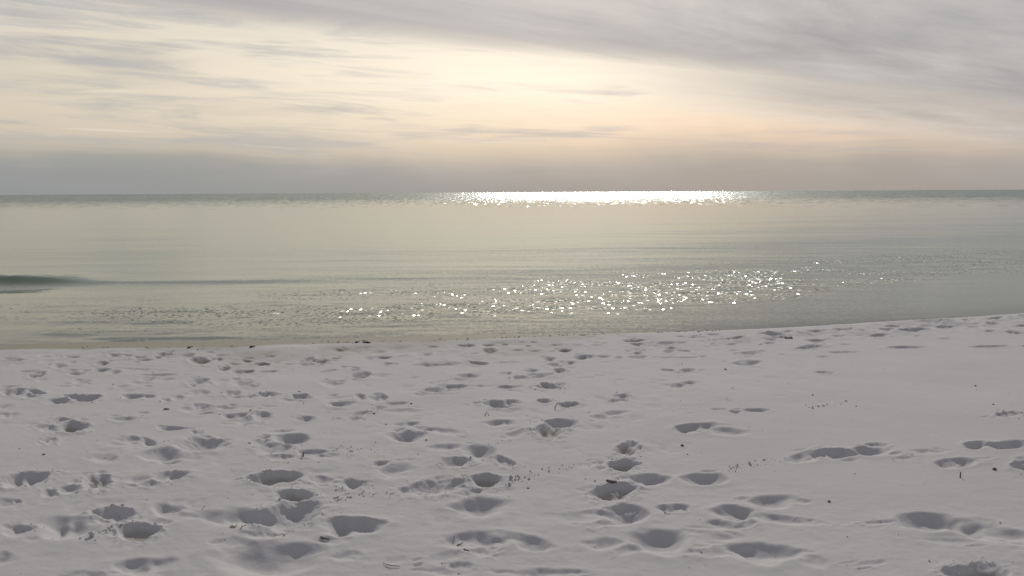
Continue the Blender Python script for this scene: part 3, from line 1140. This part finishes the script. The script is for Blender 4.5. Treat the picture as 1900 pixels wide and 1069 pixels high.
PEBBLES = [
    (2.805, 5.021, 0.040, 'dark pebble below the pit at the right edge of the sand', None),
    (1.654, 4.495, 0.028, 'lone dark pebble on smooth bare sand above the long right footprint', None),
    (1.086, 5.538, 0.036, 'grey pebble poking out of flat sand right of the crumbled pits', None),
    (2.007, 8.222, 0.036, 'dark pebble below the two parallel prints near the shore at right', None),
    (3.632, 6.563, 0.024, 'small reddish shell bit on bare sand near the right edge', 'red'),
    (-2.952, 5.436, 0.024, 'dark pebble alone on flat sand at the left', None),
    (-3.367, 6.961, 0.018, 'tiny black pebble right below the pair of prints at left', None),
    (-3.566, 7.781, 0.021, 'tiny dark pebble alone on flat sand at left, halfway to the shore', None),
    (-0.568, 5.679, 0.025, 'dark pebble beside the corner of a folded footprint near the middle', None),
    (0.083, 4.731, 0.018, 'small pebble on flat sand right of the long trough', None),
    (0.462, 4.844, 0.018, 'small pebble between two crumbled pits, above the lower one', None),
    (1.083, 5.350, 0.014, 'tiny pebble on flat sand just below the grey pebble', None),
    (-2.199, 6.508, 0.018, 'dark pebble at the left tip of a cluster of prints', None),
    (-1.804, 7.358, 0.024, 'dark pebble standing on the rim of a print at left centre', None),
    (1.666, 8.588, 0.018, 'dark bit on flat sand below a thin long print near the shore', None),
    (0.190, 7.303, 0.018, 'dark bit left of the round pit in the middle distance', None),
    (1.317, 6.833, 0.014, 'tiny bit on flat sand right of the twin pits', None),
    (2.041, 3.618, 0.014, 'tiny pebble at the bottom right of the foreground sand', None),
    (-3.220, 7.148, 0.016, 'tiny dark bit left of a shallow double print', None),
    (3.895, 7.325, 0.030, 'dark bit on the bare sand at far right', None),
    (2.411, 6.985, 0.024, 'dark bit on the bare sand slope right of centre, the lower one', None),
    (2.370, 7.464, 0.015, 'dark bit on the bare sand slope right of centre, the upper one', None),
    (-1.041, 6.517, 0.026, 'dark pebble among the crowded prints left of centre', None),
    (-0.797, 6.832, 0.024, 'dark bit at the right tip of a long narrow print', None),
    (-0.902, 6.170, 0.018, 'small pebble left of the folded footprint near the middle', None),
    (-1.763, 4.216, 0.020, 'dark bit on the far rim of a crumbled print in the left foreground', None),
]
for x, y, w, lab, c in PEBBLES:
    pebble(x, y, w * 0.78, lab, MAT_RED if c else None)


def twig(x, y, pts, r0, r1, label, name='twig', cat='twig', mat=None, sink=0.0):
    o = bm_obj(name, tube_bm(pts, r0, r1), mat or MAT_WOOD, x, y, sink)
    return tag(o, label, cat)


twig(2.535, 4.878, [(0, 0, -0.01), (0.002, 0.004, 0.008), (0.006, 0.012, 0.020), (0.008, 0.015, 0.030)], 0.0045, 0.003,
     'short dark twig stuck upright in flat sand at the right')
twig(-0.247, 3.980, [(-0.014, -0.006, 0.004), (0.0, 0.0, 0.006), (0.012, 0.012, 0.010)], 0.0035, 0.002,
     'short dark twig lying in the smooth bowl at bottom centre')
twig(-0.214, 3.868, [(-0.012, 0.012, 0.004), (0.0, 0.002, 0.005), (0.014, -0.010, 0.004)], 0.004, 0.0025,
     'short dark twig on the near slope of the smooth bowl at bottom centre')
twig(-0.886, 4.021, [(-0.022, 0.014, 0.006), (-0.006, 0.002, 0.006), (0.010, -0.006, 0.005), (0.022, -0.008, 0.004)], 0.005, 0.003,
     'bent dark twig on the near rim of the deep round pit')
twig(-0.534, 3.703, [(-0.035, 0.03, 0.004), (-0.018, 0.006, 0.006), (0.006, -0.006, 0.006), (0.04, -0.008, 0.004)], 0.0025, 0.0015,
     'thin curved blade of dead grass on smooth sand at the bottom', 'grass_blade', 'grass blade', MAT_GRASS)
twig(0.354, 6.569, [(-0.035, -0.05, -0.005), (-0.034, -0.03, 0.02), (-0.018, -0.008, 0.042), (0.006, 0.0, 0.045), (0.028, -0.01, 0.030), (0.022, -0.016, 0.014)], 0.0035, 0.0025,
     'thin dead grass stem arching below the crumbled twin pit', 'grass_blade', 'grass blade', MAT_GRASS)
twig(-0.190, 6.360, [(-0.016, 0, -0.004), (-0.006, 0.002, 0.018), (0.0, 0.004, 0.028), (0.010, 0.0, 0.012), (0.020, -0.004, -0.003)], 0.003, 0.002,
     'tiny bent grass stem like a caret left of the twin pits', 'grass_blade', 'grass blade', MAT_GRASS)
twig(-2.667, 6.694, [(-0.022, 0, 0.004), (0, 0.004, 0.006), (0.02, -0.002, 0.005)], 0.006, 0.004,
     'small dark stick lying flat between shallow prints at left')
twig(-1.295, 5.339, [(0.0, 0.0, -0.006), (-0.003, 0.0, 0.012), (0.004, 0.004, 0.026)], 0.006, 0.0035,
     'small reddish stub at the left end of a crumbled print', 'shell_fragment', 'shell', MAT_RED)


def plate(x, y, outline, thick, label, name, cat, mat, tilt=0.0, rz=0.0, lift=0.0):
    bm = bmesh.new()
    n = len(outline)
    lo = [bm.verts.new((px, py, -thick / 2 + 0.15 * px * px / max(abs(outline[0][0]), 0.01))) for px, py in outline]
    hi = [bm.verts.new((px * 0.94, py * 0.9, thick / 2 + 0.15 * px * px / max(abs(outline[0][0]), 0.01))) for px, py in outline]
    bm.faces.new(lo[::-1])
    bm.faces.new(hi)
    for i in range(n):
        bm.faces.new((lo[i], lo[(i + 1) % n], hi[(i + 1) % n], hi[i]))
    bmesh.ops.recalc_face_normals(bm, faces=bm.faces[:])
    o = bm_obj(name, bm, mat, x, y, -lift)
    o.rotation_euler = (tilt, 0, rz)
    for f in o.data.polygons:
        f.use_smooth = False
    return tag(o, label, cat)


plate(0.549, 4.795, [(-0.032, 0.003), (-0.02, 0.009), (0.008, 0.009), (0.030, 0.004), (0.032, -0.005), (0.006, -0.008), (-0.022, -0.007)],
      0.007, 'flat dark wood chip on the far rim of the lowest crumbled pit', 'wood_chip', 'wood chip', MAT_WEED, 0.35, -0.35, 0.006)
plate(3.227, 10.232, [(-0.055, 0.0), (-0.03, 0.03), (0.02, 0.035), (0.055, 0.01), (0.04, -0.025), (-0.02, -0.03)],
      0.008, 'flat blackish flake of seaweed on the crest by the water at right', 'seaweed_flake', 'seaweed', MAT_WEED, 0.10, 0.2, 0.006)


def shell(x, y, w, label, rz, seed):
    """half of a small clam shell: fanned ribs on a shallow dome"""
    rnd = random.Random(seed)
    bm = bmesh.new()
    nr_, na_ = 6, 22
    hinge = bm.verts.new((0, -w * 0.42, w * 0.10))
    rows = []
    for j in range(1, nr_ + 1):
        f = j / nr_
        row = []
        for i in range(na_ + 1):
            a = math.radians(-74 + 148 * i / na_)
            rib = 1 + 0.03 * math.cos(i * math.pi)
            r = w * 0.86 * f * (0.92 + 0.1 * math.cos(a)) * (1 + 0.04 * rnd.uniform(-1, 1) * (f > 0.9))
            row.append(bm.verts.new((math.sin(a) * r * 0.62, -w * 0.42 + math.cos(a) * r, w * (0.10 + 0.28 * math.sin(f * 2.2) - 0.20 * f * f) * rib)))
        rows.append(row)
    for i in range(na_):
        bm.faces.new((hinge, rows[0][i + 1], rows[0][i]))
        for j in range(nr_ - 1):
            bm.faces.new((rows[j][i], rows[j][i + 1], rows[j + 1][i + 1], rows[j + 1][i]))
    bmesh.ops.solidify(bm, geom=bm.faces[:], thickness=w * 0.05)
    o = bm_obj('seashell', bm, MAT_SHELL, x, y, 0.002, rz)
    return tag(o, label, 'shell', 'broken shells in the trough')


shell(-1.365, 4.180, 0.040, 'larger cream shell lying in the big trough at the left foreground', 1.9, 3)
shell(-1.322, 4.200, 0.026, 'smaller cream shell just right of the larger one in the trough', 0.6, 5)


def seaweed(x, y, length, label, seed, z=None):
    """a wad of stranded weed: tangled flattened stems"""
    root = bpy.data.objects.new('seaweed', None)
    COL.objects.link(root)
    root.location = (x, y, ground_z(x, y) if z is None else z)
    root.empty_display_size = 0.05
    rnd = random.Random(seed)
    for k in range(7):
        ox = rnd.uniform(-0.35, 0.2) * length
        oy = rnd.uniform(-0.02, 0.02)
        ln = length * rnd.uniform(0.35, 0.65)
        pts, px, py = [], ox, oy
        for i in range(6):
            pts.append((px, py, 0.005 + 0.012 * rnd.random() * math.sin(math.pi * (i + 0.5) / 6)))
            px += ln / 6
            py += rnd.uniform(-0.012, 0.012)
        bm = tube_bm(pts, 0.0055, 0.003)
        me = bpy.data.meshes.new('stem')
        bm.to_mesh(me)
        bm.free()
        me.materials.append(MAT_WEED)
        o = bpy.data.objects.new('stem', me)
        COL.objects.link(o)
        o.parent = root
    tag(root, label, 'seaweed', 'stranded seaweed along the waterline')


seaweed(-1.705, 10.150, 0.105, 'long dark strand of seaweed at the water edge left of centre', 1)
seaweed(-1.812, 10.150, 0.045, 'small dark tuft of seaweed just left of the long strand', 2)
seaweed(-3.623, 9.800, 0.050, 'small dark tuft of seaweed on the wet edge at left', 3)
seaweed(-2.938, 9.850, 0.060, 'dark tuft of seaweed on the wet edge between the other tufts', 4)


# crumbs of sand thrown out round the prints, darkened for their shadow sides
def crumbs():
    ico = bmesh.new()
    bmesh.ops.create_icosphere(ico, subdivisions=1, radius=1.0)
    bv = np.array([v.co[:] for v in ico.verts])
    bf = np.array([[v.index for v in f.verts] for f in ico.faces])
    ico.free()
    spots = []
    for pid, (c, u, v, kind, k) in enumerate(prints):
        if kind != 'c':
            continue
        R = min(np.hypot(*u), np.hypot(*v))
        side = RNG.uniform(0, 2 * math.pi)
        for _ in range(int(8 + 80 * R * min(k, 1.2))):
            a = side + RNG.normal(0, 1.0)
            q = 1.0 + abs(RNG.normal(0, 0.45))
            p = c + (u * math.cos(a) + v * math.sin(a)) * q
            spots.append((p[0], p[1], RNG.lognormal(math.log(0.0022), 0.45)))
    for x0, y0, x1, y1, n in TRAILS:
        for _ in range(n):
            t = RNG.beta(1.0, 1.4)
            spots.append((x0 + (x1 - x0) * t + RNG.normal(0, 0.012), y0 + (y1 - y0) * t + RNG.normal(0, 0.035), RNG.lognormal(math.log(0.003), 0.5)))
    for _ in range(260):
        a, r = RNG.uniform(-0.55, 0.55), math.exp(RNG.uniform(math.log(3.2), math.log(9.5)))
        spots.append((r * math.sin(a), r * math.cos(a), RNG.lognormal(math.log(0.0024), 0.45)))
    vs, fs, n = [], [], 0
    for x, y, r in spots:
        if y > crest(np.array(x)) or math.hypot(x, y) < R0 + .1:
            continue
        r = min(r, 0.014)
        sc = r * RNG.uniform(0.7, 1.3, 3)
        jit = 1 + RNG.uniform(-0.28, 0.28, (len(bv), 1))
        th = RNG.uniform(0, 6.28)
        p = bv * jit * sc
        p = np.stack([p[:, 0] * math.cos(th) - p[:, 1] * math.sin(th), p[:, 0] * math.sin(th) + p[:, 1] * math.cos(th), p[:, 2]], -1)
        vs.append(p + [x, y, ground_z(x, y) + sc[2] * 0.45])
        fs.append(bf + n)
        n += len(bv)
    co = np.concatenate(vs)
    return make_mesh('sand_crumbs', co, np.concatenate(fs), None, {'damp': np.full(len(co), 0.12)}, MAT_SAND)  # damp here is no wetness: it puts the crumbs' shaded look into their colour


TRAILS = [(-0.04, 4.88, 0.51, 5.19, 36), (-1.13, 5.51, -0.79, 5.45, 30), (-0.98, 4.57, -0.73, 4.66, 40), (1.24, 5.04, 1.5, 5.18, 30),
          (1.5, 5.18, 1.69, 5.23, 16), (3.49, 6.28, 3.72, 6.31, 60), (-0.04, 4.86, 0.1, 4.9, 26), (-2.03, 4.04, -1.91, 4.14, 30), (2.2, 6.55, 2.6, 6.75, 24)]
link('sand_crumbs', crumbs(), kind='stuff', label='crumbs of sand thrown out around the footprints')


def wrack():
    """scraps of weed and shell left in a thin line where the last waves reached"""
    vs, fs, n = [], [], 0
    knots = RNG.uniform(-6.0, 3.2, 16)
    for _ in range(110):
        x = RNG.choice(knots) + RNG.normal(0, 0.22)
        y = float(crest(np.array(x))) + RNG.normal(0.42, 0.16) + 0.1 * math.sin(x * 2.1)
        ln, w = RNG.lognormal(math.log(0.016), 0.6), RNG.uniform(0.002, 0.0045)
        th = RNG.normal(0, 0.5)
        z0 = ground_z(x, y)
        seg = 4
        for i in range(seg + 1):
            f = i / seg - 0.5
            cx_, cy_ = x + math.cos(th) * ln * f, y + math.sin(th) * ln * f + 0.2 * ln * math.sin(f * 5)
            ww = w * (1 - 1.5 * f * f)
            zz = z0 + 0.003 + 0.35 * w * (1 - 4 * f * f)
            vs += [(cx_, cy_ - ww, zz - 0.003), (cx_, cy_, zz + ww), (cx_, cy_ + ww, zz - 0.003)]
        for i in range(seg):
            b = n + i * 3
            fs += [(b, b + 3, b + 4, b + 1), (b + 1, b + 4, b + 5, b + 2)]
        n += (seg + 1) * 3
    return make_mesh('wrack', np.array(vs), np.array(fs), None, None, MAT_WEED)


link('seaweed_litter', wrack(), kind='stuff', label='thin line of dark seaweed scraps along the water edge')
